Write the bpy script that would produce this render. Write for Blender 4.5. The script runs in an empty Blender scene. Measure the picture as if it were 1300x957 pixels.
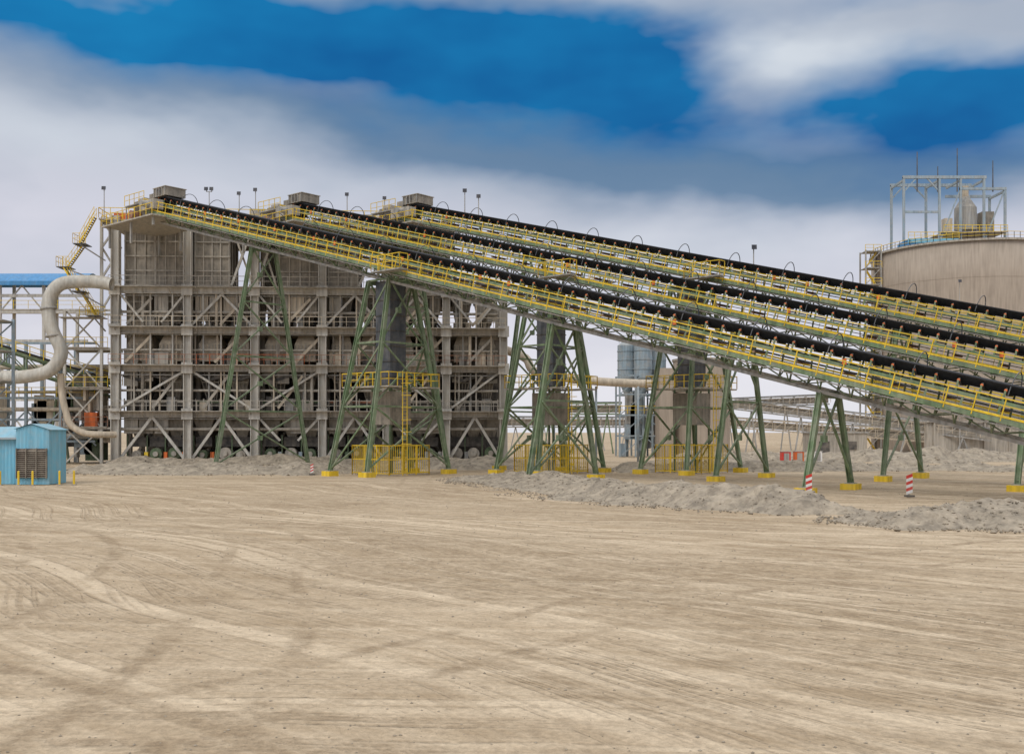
import bpy, math, random
import numpy as np
from mathutils import Vector, Matrix, noise
random.seed(7)
R=math.radians
scn=bpy.context.scene
scn.view_settings.view_transform='Standard'
try: scn.view_settings.look='None'
except Exception: pass
scn.view_settings.exposure=0

# ---------------------------------------------------------------- materials
MATS={}
def mat(name,base,dust=(0.44,0.38,0.295),amt=0.25,rough=0.75,metal=0.0,scale=1.2,top=0.45,dark=0.6,bump=0.0):
    m=bpy.data.materials.new(name); m.use_nodes=True
    nt=m.node_tree; n=nt.nodes; l=nt.links; b=n['Principled BSDF']
    geo=n.new('ShaderNodeNewGeometry')
    n1=n.new('ShaderNodeTexNoise'); n1.inputs['Scale'].default_value=scale; n1.inputs['Detail'].default_value=4
    n1.inputs['Roughness'].default_value=0.7
    l.new(geo.outputs['Position'],n1.inputs['Vector'])
    mp=n.new('ShaderNodeMapping'); mp.inputs['Scale'].default_value=(2.2,2.2,0.18)
    l.new(geo.outputs['Position'],mp.inputs['Vector'])
    n2=n.new('ShaderNodeTexNoise'); n2.inputs['Scale'].default_value=1.5; n2.inputs['Detail'].default_value=2
    l.new(mp.outputs['Vector'],n2.inputs['Vector'])
    r2=n.new('ShaderNodeMapRange'); r2.inputs[1].default_value=0.35; r2.inputs[2].default_value=0.7
    r2.inputs[3].default_value=dark; r2.inputs[4].default_value=1.15
    l.new(n2.outputs['Fac'],r2.inputs[0])
    mul=n.new('ShaderNodeVectorMath'); mul.operation='SCALE'; mul.inputs[0].default_value=base
    l.new(r2.outputs[0],mul.inputs['Scale'])
    r1=n.new('ShaderNodeMapRange'); r1.inputs[1].default_value=0.4; r1.inputs[2].default_value=0.68
    r1.inputs[3].default_value=0.0; r1.inputs[4].default_value=min(1,amt*2)
    l.new(n1.outputs['Fac'],r1.inputs[0])
    sp=n.new('ShaderNodeSeparateXYZ'); l.new(geo.outputs['Normal'],sp.inputs[0])
    rz=n.new('ShaderNodeMapRange'); rz.inputs[1].default_value=0.3; rz.inputs[2].default_value=0.95
    rz.inputs[3].default_value=0; rz.inputs[4].default_value=top
    l.new(sp.outputs['Z'],rz.inputs[0])
    ad=n.new('ShaderNodeMath'); ad.operation='ADD'; ad.use_clamp=True
    l.new(r1.outputs[0],ad.inputs[0]); l.new(rz.outputs[0],ad.inputs[1])
    mx=n.new('ShaderNodeMix'); mx.data_type='RGBA'
    l.new(ad.outputs[0],mx.inputs['Factor']); l.new(mul.outputs['Vector'],mx.inputs[6]); mx.inputs[7].default_value=(*dust,1)
    l.new(mx.outputs[2],b.inputs['Base Color'])
    b.inputs['Roughness'].default_value=rough; b.inputs['Metallic'].default_value=metal
    if bump:
        bp=n.new('ShaderNodeBump'); bp.inputs['Strength'].default_value=bump; bp.inputs['Distance'].default_value=0.05
        n3=n.new('ShaderNodeTexNoise'); n3.inputs['Scale'].default_value=6; n3.inputs['Detail'].default_value=4
        l.new(geo.outputs['Position'],n3.inputs['Vector']); l.new(n3.outputs['Fac'],bp.inputs['Height']); l.new(bp.outputs[0],b.inputs['Normal'])
    MATS[name]=m; return m
mat('yellow_paint',(0.78,0.53,0.02),dust=(.5,.42,.25),amt=0.1,top=0.2,dark=0.8)
mat('green_steel',(0.165,0.24,0.12),dust=(0.33,0.33,0.25),amt=0.3,top=0.35)
mat('green_dark',(0.08,0.13,0.06),dust=(0.25,0.25,0.18),amt=0.25,top=0.4)
mat('grey_steel',(0.37,0.365,0.345),amt=0.25)
mat('column_paint',(0.56,0.535,0.48),dust=(0.46,0.40,0.31),amt=0.3,dark=0.74)
mat('dusty_steel',(0.42,0.385,0.325),dust=(0.48,0.415,0.33),amt=0.35,dark=0.64)
mat('bin_plate',(0.27,0.24,0.195),dust=(0.40,0.345,0.27),amt=0.35,dark=0.6)
mat('machine_and_shade_dark',(0.07,0.065,0.06),dust=(0.28,0.24,0.19),amt=0.28)  # machine parts, and the backing sheets that paint the building's interior shade
mat('rust_red',(0.34,0.14,0.075),amt=0.3)
mat('orange',(0.75,0.16,0.03),amt=0.05,top=0.1)
mat('belt_rubber',(0.02,0.022,0.028),dust=(0.10,0.10,0.11),amt=0.08,top=0.1,rough=0.5)
mat('hood_beige',(0.60,0.51,0.385),dust=(0.48,0.40,0.30),amt=0.3,dark=0.68)
mat('takeup_grey',(0.085,0.095,0.11),dust=(0.25,0.22,0.19),amt=0.2)
mat('silo_concrete',(0.37,0.305,0.24),dust=(0.44,0.37,0.295),amt=0.35,scale=0.12,top=0,dark=0.85,bump=0.2,rough=0.9)
mat('concrete',(0.42,0.38,0.32),amt=0.3,bump=0.2,rough=0.9)
mat('pipe_paint',(0.52,0.50,0.44),amt=0.3,dark=0.75)
mat('blue_cladding',(0.16,0.43,0.57),dust=(0.38,0.44,0.44),amt=0.2,top=0.35,dark=0.85)
mat('blue_roof',(0.06,0.25,0.50),dust=(0.3,0.35,0.38),amt=0.1,top=0.1,dark=0.85)
mat('blue_grey',(0.28,0.36,0.41),dust=(0.40,0.38,0.34),amt=0.3,dark=0.75)
mat('louvre_brown',(0.12,0.09,0.07),amt=0.2)
mat('glass_lamp',(0.05,0.05,0.06),amt=0.05,rough=0.3)
mat('white_paint',(0.78,0.77,0.74),amt=0.1,top=0.1,dark=0.85)
mat('red_paint',(0.60,0.03,0.02),amt=0.1,top=0.1,dark=0.85)
mat('gravel',(0.215,0.18,0.135),dust=(0.42,0.35,0.26),amt=0.42,scale=1.3,top=0.25,dark=0.7,bump=1.0,rough=0.95)

# ---------------------------------------------------------------- mesh builder
class MB:
    def __init__(s): s.v=[]; s.f=[]; s.m=[]; s.names=[]
    def mi(s,name):
        if name not in s.names: s.names.append(name)
        return s.names.index(name)
    def add(s,vs,fs,m):
        o=len(s.v); s.v.extend([tuple(v) for v in vs]); k=s.mi(m)
        for f in fs: s.f.append(tuple(o+i for i in f)); s.m.append(k)
    BF=[(0,3,2,1),(4,5,6,7),(0,1,5,4),(1,2,6,5),(2,3,7,6),(3,0,4,7)]
    def box(s,x0,x1,y0,y1,z0,z1,m):
        s.add([(x0,y0,z0),(x1,y0,z0),(x1,y1,z0),(x0,y1,z0),(x0,y0,z1),(x1,y0,z1),(x1,y1,z1),(x0,y1,z1)],s.BF,m)
    def beam(s,p0,p1,w,h,m,up=(0,0,1)):
        p0=Vector(p0);p1=Vector(p1);d=(p1-p0)
        if d.length<1e-6: return
        d.normalize(); u=Vector(up); sd=d.cross(u)
        if sd.length<0.05: sd=d.cross(Vector((0,1,0)))
        sd.normalize(); u=sd.cross(d); a=sd*w/2; b=u*h/2
        s.add([p0-a-b,p0+a-b,p0+a+b,p0-a+b,p1-a-b,p1+a-b,p1+a+b,p1-a+b],s.BF,m)
    def hbeam(s,p0,p1,w,h,m,up=(0,1,0),t=0.06):
        p0=Vector(p0);p1=Vector(p1);d=(p1-p0).normalized();u=Vector(up)
        sd=d.cross(u).normalized(); u=sd.cross(d)
        for sg in (-1,1):
            o=u*(sg*(h/2-t/2)); s.beam(p0+o,p1+o,w,t,m,up)
        s.beam(p0,p1,t,h-2*t,m,up)
    def tube(s,p0,p1,r,m,n=8,r1=None,cap=True):
        p0=Vector(p0);p1=Vector(p1);d=(p1-p0).normalized()
        a=d.cross(Vector((0,0,1)))
        if a.length<0.05: a=d.cross(Vector((0,1,0)))
        a.normalize(); b=d.cross(a); r1=r if r1 is None else r1
        vs=[]
        for p,rr in ((p0,r),(p1,r1)):
            for i in range(n):
                t=2*math.pi*i/n; vs.append(p+a*math.cos(t)*rr+b*math.sin(t)*rr)
        fs=[(i,(i+1)%n,n+(i+1)%n,n+i) for i in range(n)]
        if cap: fs+=[tuple(range(n))[::-1],tuple(range(n,2*n))]
        s.add(vs,fs,m)
    def pipe(s,pts,r,m,n=14,sub=4):
        P=[Vector(p) for p in pts]; Q=[]
        for i in range(len(P)-1):
            a=P[max(0,i-1)];b=P[i];c=P[i+1];d=P[min(len(P)-1,i+2)]
            for k in range(sub):
                t=k/sub
                Q.append(0.5*((2*b)+(c-a)*t+(2*a-5*b+4*c-d)*t*t+(3*b-a-3*c+d)*t**3))
        Q.append(P[-1]); vs=[];fs=[]; ref=None
        for i,q in enumerate(Q):
            d=(Q[min(i+1,len(Q)-1)]-Q[max(i-1,0)]).normalized()
            if ref is None:
                ref=d.cross(Vector((0,1,0.01)))
                if ref.length<.1: ref=d.cross(Vector((1,0,0)))
            ref=(ref-d*ref.dot(d)).normalized(); b=d.cross(ref)
            for j in range(n):
                t=2*math.pi*j/n; vs.append(q+ref*math.cos(t)*r+b*math.sin(t)*r)
            if i:
                for j in range(n):
                    fs.append(((i-1)*n+j,(i-1)*n+(j+1)%n,i*n+(j+1)%n,i*n+j))
        fs+=[tuple(range(n)),tuple(range(len(vs)-n,len(vs)))[::-1]]
        s.add(vs,fs,m)
    def rail(s,p0,p1,m='yellow_paint',h=1.1,sp=1.5,t=0.05,mid=2,kick=False):
        p0=Vector(p0);p1=Vector(p1);L=(p1-p0).length;n=max(1,int(round(L/sp)))
        for i in range(n+1):
            p=p0.lerp(p1,i/n); s.beam(p,p+Vector((0,0,h)),t,t,m)
        s.beam(p0+Vector((0,0,h)),p1+Vector((0,0,h)),t*1.1,t*1.1,m)
        for k in range(1,mid):
            z=Vector((0,0,h*k/mid)); s.beam(p0+z,p1+z,t*.8,t*.8,m)
    def obj(s,name,parent=None,smooth=False):
        me=bpy.data.meshes.new(name); me.from_pydata(s.v,[],s.f)
        for nm in s.names: me.materials.append(MATS[nm])
        me.polygons.foreach_set('material_index',s.m)
        if smooth: me.polygons.foreach_set('use_smooth',[True]*len(s.f))
        me.update(); o=bpy.data.objects.new(name,me); scn.collection.objects.link(o)
        if parent: o.parent=parent
        return o
def empty(name,loc=(0,0,0),rz=0):
    e=bpy.data.objects.new(name,None); e.location=loc; e.rotation_euler=(0,0,rz); e.empty_display_size=.5
    scn.collection.objects.link(e); return e

# ---------------------------------------------------------------- conveyors
TH=R(15.1); CT=math.cos(TH); ST=math.sin(TH); AZ=math.atan2(-55,64.3)
def make_conveyor(hx,hy,hz):
    E=empty('inclined_conveyor',(hx,hy,hz),AZ)
    def F(s,u,v): return Vector((s*CT+v*ST,u,-s*ST+v*CT))
    S0,S1=-1.0,98.0
    up=(ST,0,CT)
    b=MB()
    prof=[(-1.02,0.22),(-0.45,-0.26),(0.45,-0.26),(1.02,0.22)]
    for j in range(3):
        (u0,v0),(u1,v1)=prof[j],prof[j+1]
        vs=[F(S0,u0,v0),F(S1,u0,v0),F(S1,u1,v1),F(S0,u1,v1),F(S0,u0,v0-.06),F(S1,u0,v0-.06),F(S1,u1,v1-.06),F(S0,u1,v1-.06)]
        b.add(vs,[(0,1,2,3),(7,6,5,4),(0,4,5,1),(2,6,7,3)],'belt_rubber')
    b.beam(F(S0,0,-1.15),F(S1,0,-1.15),1.7,0.04,'belt_rubber',up)
    b.obj('belt',E)
    b=MB(); s=S0+.5
    while s<S1:
        for sg in (-1,1):
            b.tube(F(s,sg*.47,-.40),F(s,sg*.9,-.05),.06,'machine_and_shade_dark',6)
            b.tube(F(s,sg*.93,-.16),F(s,sg*1.0,-.13),.085,'orange',6)
            b.beam(F(s,sg*1.0,-.75),F(s,sg*1.0,-.14),.07,.1,'green_steel')
        b.tube(F(s,-.44,-.38),F(s,.44,-.38),.06,'machine_and_shade_dark',6)
        b.beam(F(s,-1.0,-.62),F(s,1.0,-.62),.09,.09,'green_dark',up)
        s+=1.25
    s=S0+1
    while s<S1:
        b.tube(F(s,-.95,-1.24),F(s,.95,-1.24),.08,'rust_red',6)
        if random.random()<.35:
            q=F(s,-1.12,-.6); b.box(q.x-.12,q.x+.12,-1.2,-1.1,q.z-.15,q.z+.2,random.choice(['orange','grey_steel','orange']))
        s+=3.0
    b.obj('idlers',E)
    b=MB()
    for sg in (-1,1):
        b.beam(F(S0,sg*1.08,-.84),F(S1,sg*1.08,-.84),.08,.26,'green_steel',up)
        b.beam(F(S0,sg*1.3,-1.78),F(S1,sg*1.3,-1.78),.16,.2,'green_steel',up)
        b.beam(F(S0,sg*1.3,-2.6),F(S1,sg*1.3,-2.6),.2,.2,'grey_steel',up)
        b.beam(F(S0,sg*2.28,-1.68),F(S1,sg*2.28,-1.68),.07,.26,'green_steel',up)
        b.beam(F(S0,sg*1.78,-1.62),F(S1,sg*1.78,-1.62),.92,.05,'dusty_steel',up)
        k=0; s=S0
        while s<S1-2:
            b.beam(F(s,sg*1.08,-.9),F(s,sg*1.3,-1.7),.09,.09,'green_steel')
            b.beam(F(s,sg*1.3,-1.86),F(s,sg*1.3,-2.52),.09,.09,'green_steel')
            a,c=(-1.86,-2.52) if k%2 else (-2.52,-1.86)
            b.beam(F(s,sg*1.3,a),F(s+2,sg*1.3,c),.09,.07,'green_steel')
            b.beam(F(s,sg*1.35,-2.5),F(s,sg*2.26,-1.72),.07,.07,'green_steel')
            k+=1; s+=2
    s=S0
    while s<S1:
        b.beam(F(s,-2.26,-1.84),F(s,2.26,-1.84),.1,.12,'green_dark',up)
        b.beam(F(s,-1.25,-2.6),F(s,1.25,-2.6),.1,.12,'grey_steel',up)
        s+=2
    b.tube(F(S0,-2.2,-1.92),F(S1,-2.2,-1.92),.05,'grey_steel',6); b.tube(F(S0,-2.05,-1.94),F(S1,-2.05,-1.94),.035,'machine_and_shade_dark',6)
    b.obj('gallery_truss',E)
    b=MB()
    for u in (-2.3,2.3,):
        s=S0
        while s<S1:
            b.beam(F(s,u,-1.7),F(s,u,-.5),.06,.06,'yellow_paint'); s+=1.5
        for v,t in ((-.5,.07),(-.88,.05),):
            b.beam(F(S0,u,v),F(S1,u,v),t,t,'yellow_paint',up)
        b.beam(F(S0,u,-1.45),F(S1,u,-1.45),.02,.12,'yellow_paint',up)
    for u in (-1.2,1.2):
        s=S0
        while s<S1:
            b.beam(F(s,u,-1.6),F(s,u,-.72),.03,.03,'yellow_paint'); s+=2.5
    for sc in (39.5,):
        for sg in (-1,1):
            c=F(sc,sg*2.9,-1.62)
            z=c.z; x=c.x
            b.box(x-1.7,x+1.7,min(sg*2.35,sg*3.3),max(sg*2.35,sg*3.3),z-.1,z,'grey_steel')
            b.rail((x-1.7,sg*3.3,z),(x+1.7,sg*3.3,z),sp=.85,mid=2,h=1.2)
            b.rail((x-1.7,sg*2.4,z),(x-1.7,sg*3.3,z),sp=.6,mid=2,h=1.2)
            b.rail((x+1.7,sg*2.4,z),(x+1.7,sg*3.3,z),sp=.6,mid=2,h=1.2)
    b.obj('handrails',E)
    b=MB(); s=4
    while s<S1:
        pts=[F(s,1.05*math.cos(a),-.35+1.3*math.sin(a)) for a in [math.pi*i/12 for i in range(13)]]
        for p,q in zip(pts,pts[1:]): b.beam(p,q,.05,.05,'takeup_grey',up)
        s+=5.2
    b.obj('belt_hoops',E)
    b=MB()
    b.tube((-.9,-1.1,-.45),(-.9,1.1,-.45),.5,'machine_and_shade_dark',16)
    for (x0,x1,y0,y1,z0,z1,m) in ((-1.0,1.3,-1.25,1.15,.05,.95,'bin_plate'),(-2.0,-1.1,-1.2,1.0,-2.6,.55,'bin_plate'),
                                  (-4.6,-2.1,-1.5,0.6,-2.4,.05,'bin_plate'),(-4.3,-3.0,-1.2,0.3,.05,.4,'dusty_steel'),(-1.4,1.4,-2.7,-1.56,-1.6,-.6,'dusty_steel'),(-6.6,-4.7,-1.1,1.2,-2.4,-.9,'dusty_steel')):
        b.box(x0,x1,y0,y1,z0,z1,m)
    b.box(-1.1,1.4,-1.35,1.25,.953,1.02,'dusty_steel')
    for i in range(5): b.box(-.95+i*.53,-.88+i*.53,-1.33,-1.253,.05,.95,'grey_steel')
    b.box(-.3,.5,-1.29,-1.253,.2,.8,'machine_and_shade_dark')
    b.tube((-3.4,-2.6,-1.6),(-3.4,-1.52,-1.6),.45,'rust_red',12)
    b.tube((.4,-3.6,-1.1),(.4,-2.72,-1.1),.35,'grey_steel',12)
    b.box(-7.2,3.2,-3.9,3.2,-2.75,-2.6,'dusty_steel')
    for a,c in (((-7.2,-3.9),(3.2,-3.9)),((-7.2,-3.9),(-7.2,3.2)),((-7.2,3.2),(3.2,3.2))):
        b.rail((a[0],a[1],-2.6),(c[0],c[1],-2.6),sp=1.1)
    b.box(-5,-1,-2.4,-1.6,-.6,-.5,'grey_steel'); b.rail((-5,-2.4,-.5),(-1,-2.4,-.5),sp=1.1)
    for xx in (-4.8,-1.2): b.beam((xx,-2.3,-2.6),(xx,-2.3,-.6),.1,.1,'grey_steel')
    for xx in (-6.5,-2,2.4):
        for yy in (-3.3,2.6): b.beam((xx,yy,-2.75),(xx,yy,-5.0 if xx<0 else -3.6),.2,.2,'grey_steel')
    b.obj('head_chute',E)
    def trestle(t,tower=False):
        b=MB(); s=87.6*t; top=F(s,0,-2.7); h=hz+top.z
        x=top.x; z1=top.z; z0=-hz+.35
        W=5+.27*h; wt=1.35
        def leg(sg,z,dx=0): 
            f=(z1-z)/(z1-z0); return Vector((x+dx*(0.55+.45*f),sg*(wt+(W/2-wt)*f),z))
        planes=[0] if not tower else [-2.3,2.3]
        npan=max(1,int(round(h/5.2)))
        fr=[i/npan for i in range(npan+1)]
        for dx in planes:
            for sg in (-1,1):
                b.hbeam(leg(sg,z0,dx),leg(sg,z1,dx),.32,.32,'green_steel',up=(1,0,0),t=.05)
                f=leg(sg,z0,dx)
                b.box(f.x-.5,f.x+.5,f.y-.5,f.y+.5,-hz-.2,-hz+.34,'yellow_paint')
                b.box(f.x-.3,f.x+.3,f.y-.3,f.y+.3,-hz+.34,-hz+.40,'grey_steel')
            for i in range(npan):
                za=z0+(z1-z0)*fr[i]; zb=z0+(z1-z0)*fr[i+1]
                if i: b.beam(leg(-1,za,dx),leg(1,za,dx),.15,.15,'green_steel')
                b.beam(leg(-1,za+.2,dx),leg(1,zb-.1,dx),.13,.13,'green_steel')
                o=Vector((.16,0,0))
                b.beam(leg(1,za+.2,dx)+o,leg(-1,zb-.1,dx)+o,.13,.13,'green_steel')
                m=(leg(-1,za+.2,dx)+leg(1,zb-.1,dx))/2
                b.box(m.x-.06,m.x+.22,m.y-.22,m.y+.22,m.z-.22,m.z+.22,'green_steel')
            b.beam(leg(-1,z1-.1,dx),leg(1,z1-.1,dx),.3,.35,'green_steel')
        if tower:
            for sg in (-1,1):
                for i in range(npan):
                    za=z0+(z1-z0)*fr[i]; zb=z0+(z1-z0)*fr[i+1]
                    b.beam(leg(sg,za+.1,-2.3),leg(sg,zb,2.3),.12,.12,'green_steel')
                    b.beam(leg(sg,zb,-2.3),leg(sg,zb,2.3),.15,.15,'green_steel')
            zs=-hz+7.6
            b.box(x-.9,x+.9,-.9,.9,zs,z1-.05,'takeup_grey')
            for k in range(int((z1-zs)/1.3)):
                zz=zs+.6+k*1.3; b.box(x-.95,x+.95,-.95,.95,zz,zz+.08,'machine_and_shade_dark')
            b.box(x-1.2,x+1.2,-1.2,1.2,-hz+4.2,zs-.6,'bin_plate')
            for dx in (-1.1,1.1):
                for dy in (-1.1,1.1): b.beam((x+dx,dy,-hz),(x+dx,dy,zs),.14,.14,'green_dark')
            zp=-hz+7.4; 
            b.box(x-2.9,x+2.9,-2.9,-1.4,zp-.12,zp,'dusty_steel'); b.box(x-2.9,x+2.9,1.4,2.9,zp-.12,zp,'dusty_steel')
            for y in (-2.9,2.9): b.rail((x-2.9,y,zp),(x+2.9,y,zp),sp=1.0,mid=2,t=.06)
            for xx in (-2.9,2.9): b.rail((x+xx,-2.9,zp),(x+xx,2.9,zp),sp=1.0,mid=2,t=.06)
            lx=x+3.0; ly=-1.2
            for dy in (-.25,.25): b.beam((lx,ly+dy,-hz),(lx,ly+dy,zp+1.2),.045,.045,'yellow_paint')
            zz=-hz+.3
            while zz<zp: b.beam((lx,ly-.25,zz),(lx,ly+.25,zz),.025,.025,'yellow_paint'); zz+=.3
            zz=-hz+2.6
            while zz<zp+1:
                for k in range(6):
                    a=math.pi*(k/6)-math.pi/2; c=math.pi*((k+1)/6)-math.pi/2
                    b.beam((lx+.7*math.cos(a),ly+.38*math.sin(a),zz),(lx+.7*math.cos(c),ly+.38*math.sin(c),zz),.025,.035,'yellow_paint')
                zz+=1.0
            def fence(p,q):
                p=Vector(p);q=Vector(q);L=(q-p).length;n=int(L/1.25)
                for i in range(n+1):
                    c=p.lerp(q,i/n); b.beam(c,c+Vector((0,0,2.5)),.08,.08,'yellow_paint')
                for zz in (.15,1.3,2.45): b.beam(p+Vector((0,0,zz)),q+Vector((0,0,zz)),.07,.07,'yellow_paint')
                n2=int(L/.22)
                for i in range(n2+1):
                    c=p.lerp(q,i/n2); b.beam(c+Vector((0,0,.15)),c+Vector((0,0,2.45)),.026,.026,'yellow_paint')
            a,c=2.3,2.3
            for p,q in (((x-a,-c),(x+a,-c)),((x+a,-c),(x+a,c)),((x+a,c),(x-a,c)),((x-a,c),(x-a,-c))):
                fence((p[0],p[1],-hz),(q[0],q[1],-hz))
        b.obj('takeup_tower' if tower else 'trestle_leg_frame',E)
    trestle(.207); trestle(.42,True); trestle(.64); trestle(.88)
    return E
make_conveyor(-36.8,110,28.6)
make_conveyor(-23.0,113,28.6)
make_conveyor(-10.5,113.6,28.6)

# ---------------------------------------------------------------- main building
BE=empty('screening_plant_building',(-45.5,115.5,0),R(3.6))
cols=[.8,8.8,16.3,23.9,31.2,38.0,44.6]; DEP=15.0
LV=[6.0,11.2,15.5,20.0,27.6]
b=MB()
for i,x in enumerate(cols):
    zt=28.0 if x<40 else 18.8
    for y in (0.0,5.0,10.0,DEP):
        w=1.0 if y==0 else .6
        b.hbeam((x,y,0),(x,y,zt),w if i%2==0 or y else .9,w*.9,'column_paint' if y==0 else 'dusty_steel',up=(1,0,0),t=.09 if y==0 else .06)
        b.box(x-.8,x+.8,y-.8,y+.8,-.2,.35,'concrete')
        if y==0:
            for z in LV[:4]: b.box(x-.62,x+.62,-.56,-.462,z-1.0,z+.25,'column_paint')
for z in LV:
    xe=45.0 if z<19 else 39.0
    b.box(0.3,xe,0.55,DEP,z-.22,z-.02,'dusty_steel')
    for y in (5.0,10.0,DEP): b.beam((.3,y,z-.55),(xe,y,z-.55),.3,.6,'dusty_steel')
    b.hbeam((.3,0.0,z-.42),(xe,0.0,z-.42),.42,.72,'column_paint' if z>19 else 'dusty_steel',up=(0,0,1),t=.08)
    x=1.5
    while x<xe:
        b.beam((x,.2,z-.42),(x,DEP,z-.42),.15,.35,'dusty_steel'); x+=2.4
b.obj('frame_columns',BE)
b=MB()
def brace(p,q,w=.3,m='dusty_steel'): b.hbeam(p,q,w,w,m,up=(0,1,0),t=.05)
for i in range(len(cols)-1):
    xa,xb=cols[i]+.4,cols[i+1]-.4; xm=(xa+xb)/2
    for y in (0.1,5,10):
        m='column_paint' if y<1 else 'dusty_steel'
        if i in (0,1,3,5) or y>1:
            brace((xa,y,.5),(xm,y,5.3),.3,m); brace((xb,y,.5),(xm,y,5.3),.3,m)
        else:
            brace((xa,y,5.2),(xa+2.4,y,2.6),.25,m); brace((xb,y,5.2),(xb-2.4,y,2.6),.25,m)
        if y<1 and i in (0,2,5): brace((xa,y,6.2),(xb,y,10.5),.24,m)
        elif y<1 and i in (1,4): brace((xb,y,6.2),(xa,y,10.5),.24,m)
        if i in (1,3,4): brace((xa,y,15.7),(xm,y,19.2),.26,m); brace((xb,y,15.7),(xm,y,19.2),.26,m)
        elif y<1: brace((xa,y,19.2),(xa+2.6,y,16),.22,m); brace((xb,y,19.2),(xb-2.6,y,16),.22,m)
for x0,x1 in ((13.6,16.0),(16.5,18.6),(28.0,30.8),(31.4,33.5)):
    brace((x0,.2,20.2),(x1,.2,26.9),.26,'column_paint')
    brace((x1,.6,20.2),(x0,.6,26.9),.2)
for i in range(len(cols)-1):
    for k in (1,2,3):
        x=cols[i]+(cols[i+1]-cols[i])*k/4+random.uniform(-.3,.3)
        for z0,z1 in ((6,10.6),(11.2,14.9),(15.5,19.3)):
            if random.random()<.7: b.beam((x,.25,z0),(x,.25,z1),.16,.16,random.choice(['dusty_steel','column_paint','hood_beige']))
b.obj('braces',BE)
# cladding / duct panels between the frames
b=MB(); rp=random.Random(77)
for i in range(len(cols)-1):
    xa,xb=cols[i]+.6,cols[i+1]-.6; w=(xb-xa)/4
    for k in range(4):
        x=xa+k*w
        if rp.random()<.55:
            z0=16.2+rp.uniform(0,1.2); z1=19.2
            b.box(x+.08,x+w-.08,.62,.72,z0,z1,rp.choice(['dusty_steel','bin_plate','hood_beige']))
            for j in range(3): b.box(x+.2+j*(w-.5)/2,x+.28+j*(w-.5)/2,.56,.617,z0,z1,'dusty_steel')
        if rp.random()<.4: b.box(x+.08,x+w-.08,.66,.76,8.6+rp.uniform(0,.8),10.7,rp.choice(['dusty_steel','bin_plate']))
        if rp.random()<.3: b.box(x+.08,x+w-.08,.66,.76,11.3,12.3+rp.uniform(0,.8),rp.choice(['dusty_steel','hood_beige']))
        if rp.random()<.3: b.box(x+.08,x+w-.08,.7,.8,3.4,5.3,rp.choice(['dusty_steel','bin_plate']))
b.obj('cladding_panels',BE)
b=MB()
def ribbed(x0,x1,y0,y1,z0,z1,m='bin_plate'):
    b.box(x0,x1,y0,y1,z0,z1,m)
    n=max(2,int((x1-x0)/.85))
    for i in range(n+1):
        x=x0+(x1-x0)*i/n; b.box(x-.06,x+.06,y0-.14,y0-.002,z0,z1,'dusty_steel')
    k=4
    for i in range(k+1):
        z=z0+(z1-z0)*i/k; b.box(x0-.12,x1+.12,y0-.2,y0-.143,z-.07,z+.07,'dusty_steel')
    n=int((y1-y0)/1.2)
    for i in range(n+1):
        y=y0+(y1-y0)*i/n
        for x,sg in ((x0,-1),(x1,1)): b.box(min(x+sg*.002,x+sg*.14),max(x+sg*.002,x+sg*.14),y-.06,y+.06,z0,z1,'dusty_steel')
def hopper(x0,x1,y0,y1,z0,z1,fx=.3,m='bin_plate'):
    cx,cy=(x0+x1)/2,(y0+y1)/2; wx=(x1-x0)/2*fx; wy=(y1-y0)/2*fx
    vs=[(cx-wx,cy-wy,z0),(cx+wx,cy-wy,z0),(cx+wx,cy+wy,z0),(cx-wx,cy+wy,z0),(x0,y0,z1),(x1,y0,z1),(x1,y1,z1),(x0,y1,z1)]
    b.add(vs,MB.BF,m)
    n=4
    for i in range(n+1):
        f=i/n; b.beam((cx-wx+2*wx*f,cy-wy-.06,z0),(x0+(x1-x0)*f,y0-.06,z1),.09,.12,'dusty_steel')
    for f in (.33,.66):
        b.beam((cx-wx+(x0-cx+wx)*f,cy-wy+(y0-cy+wy)*f-.08,z0+(z1-z0)*f),(cx+wx+(x1-cx-wx)*f,cy-wy+(y0-cy+wy)*f-.08,z0+(z1-z0)*f),.1,.14,'dusty_steel')
binx=[(1.6,4.9),(5.0,8.3),(9.4,13.2),(18.9,21.2),(21.3,23.4),(24.5,27.8),(33.8,37.4)]
for x0,x1 in binx: 
    ribbed(x0,x1,.95,5.4,20.3,26.9)
    if x0>4: ribbed(x0-3.2,x1-3.2,9.0,13.0,20.4,26.9)
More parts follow.
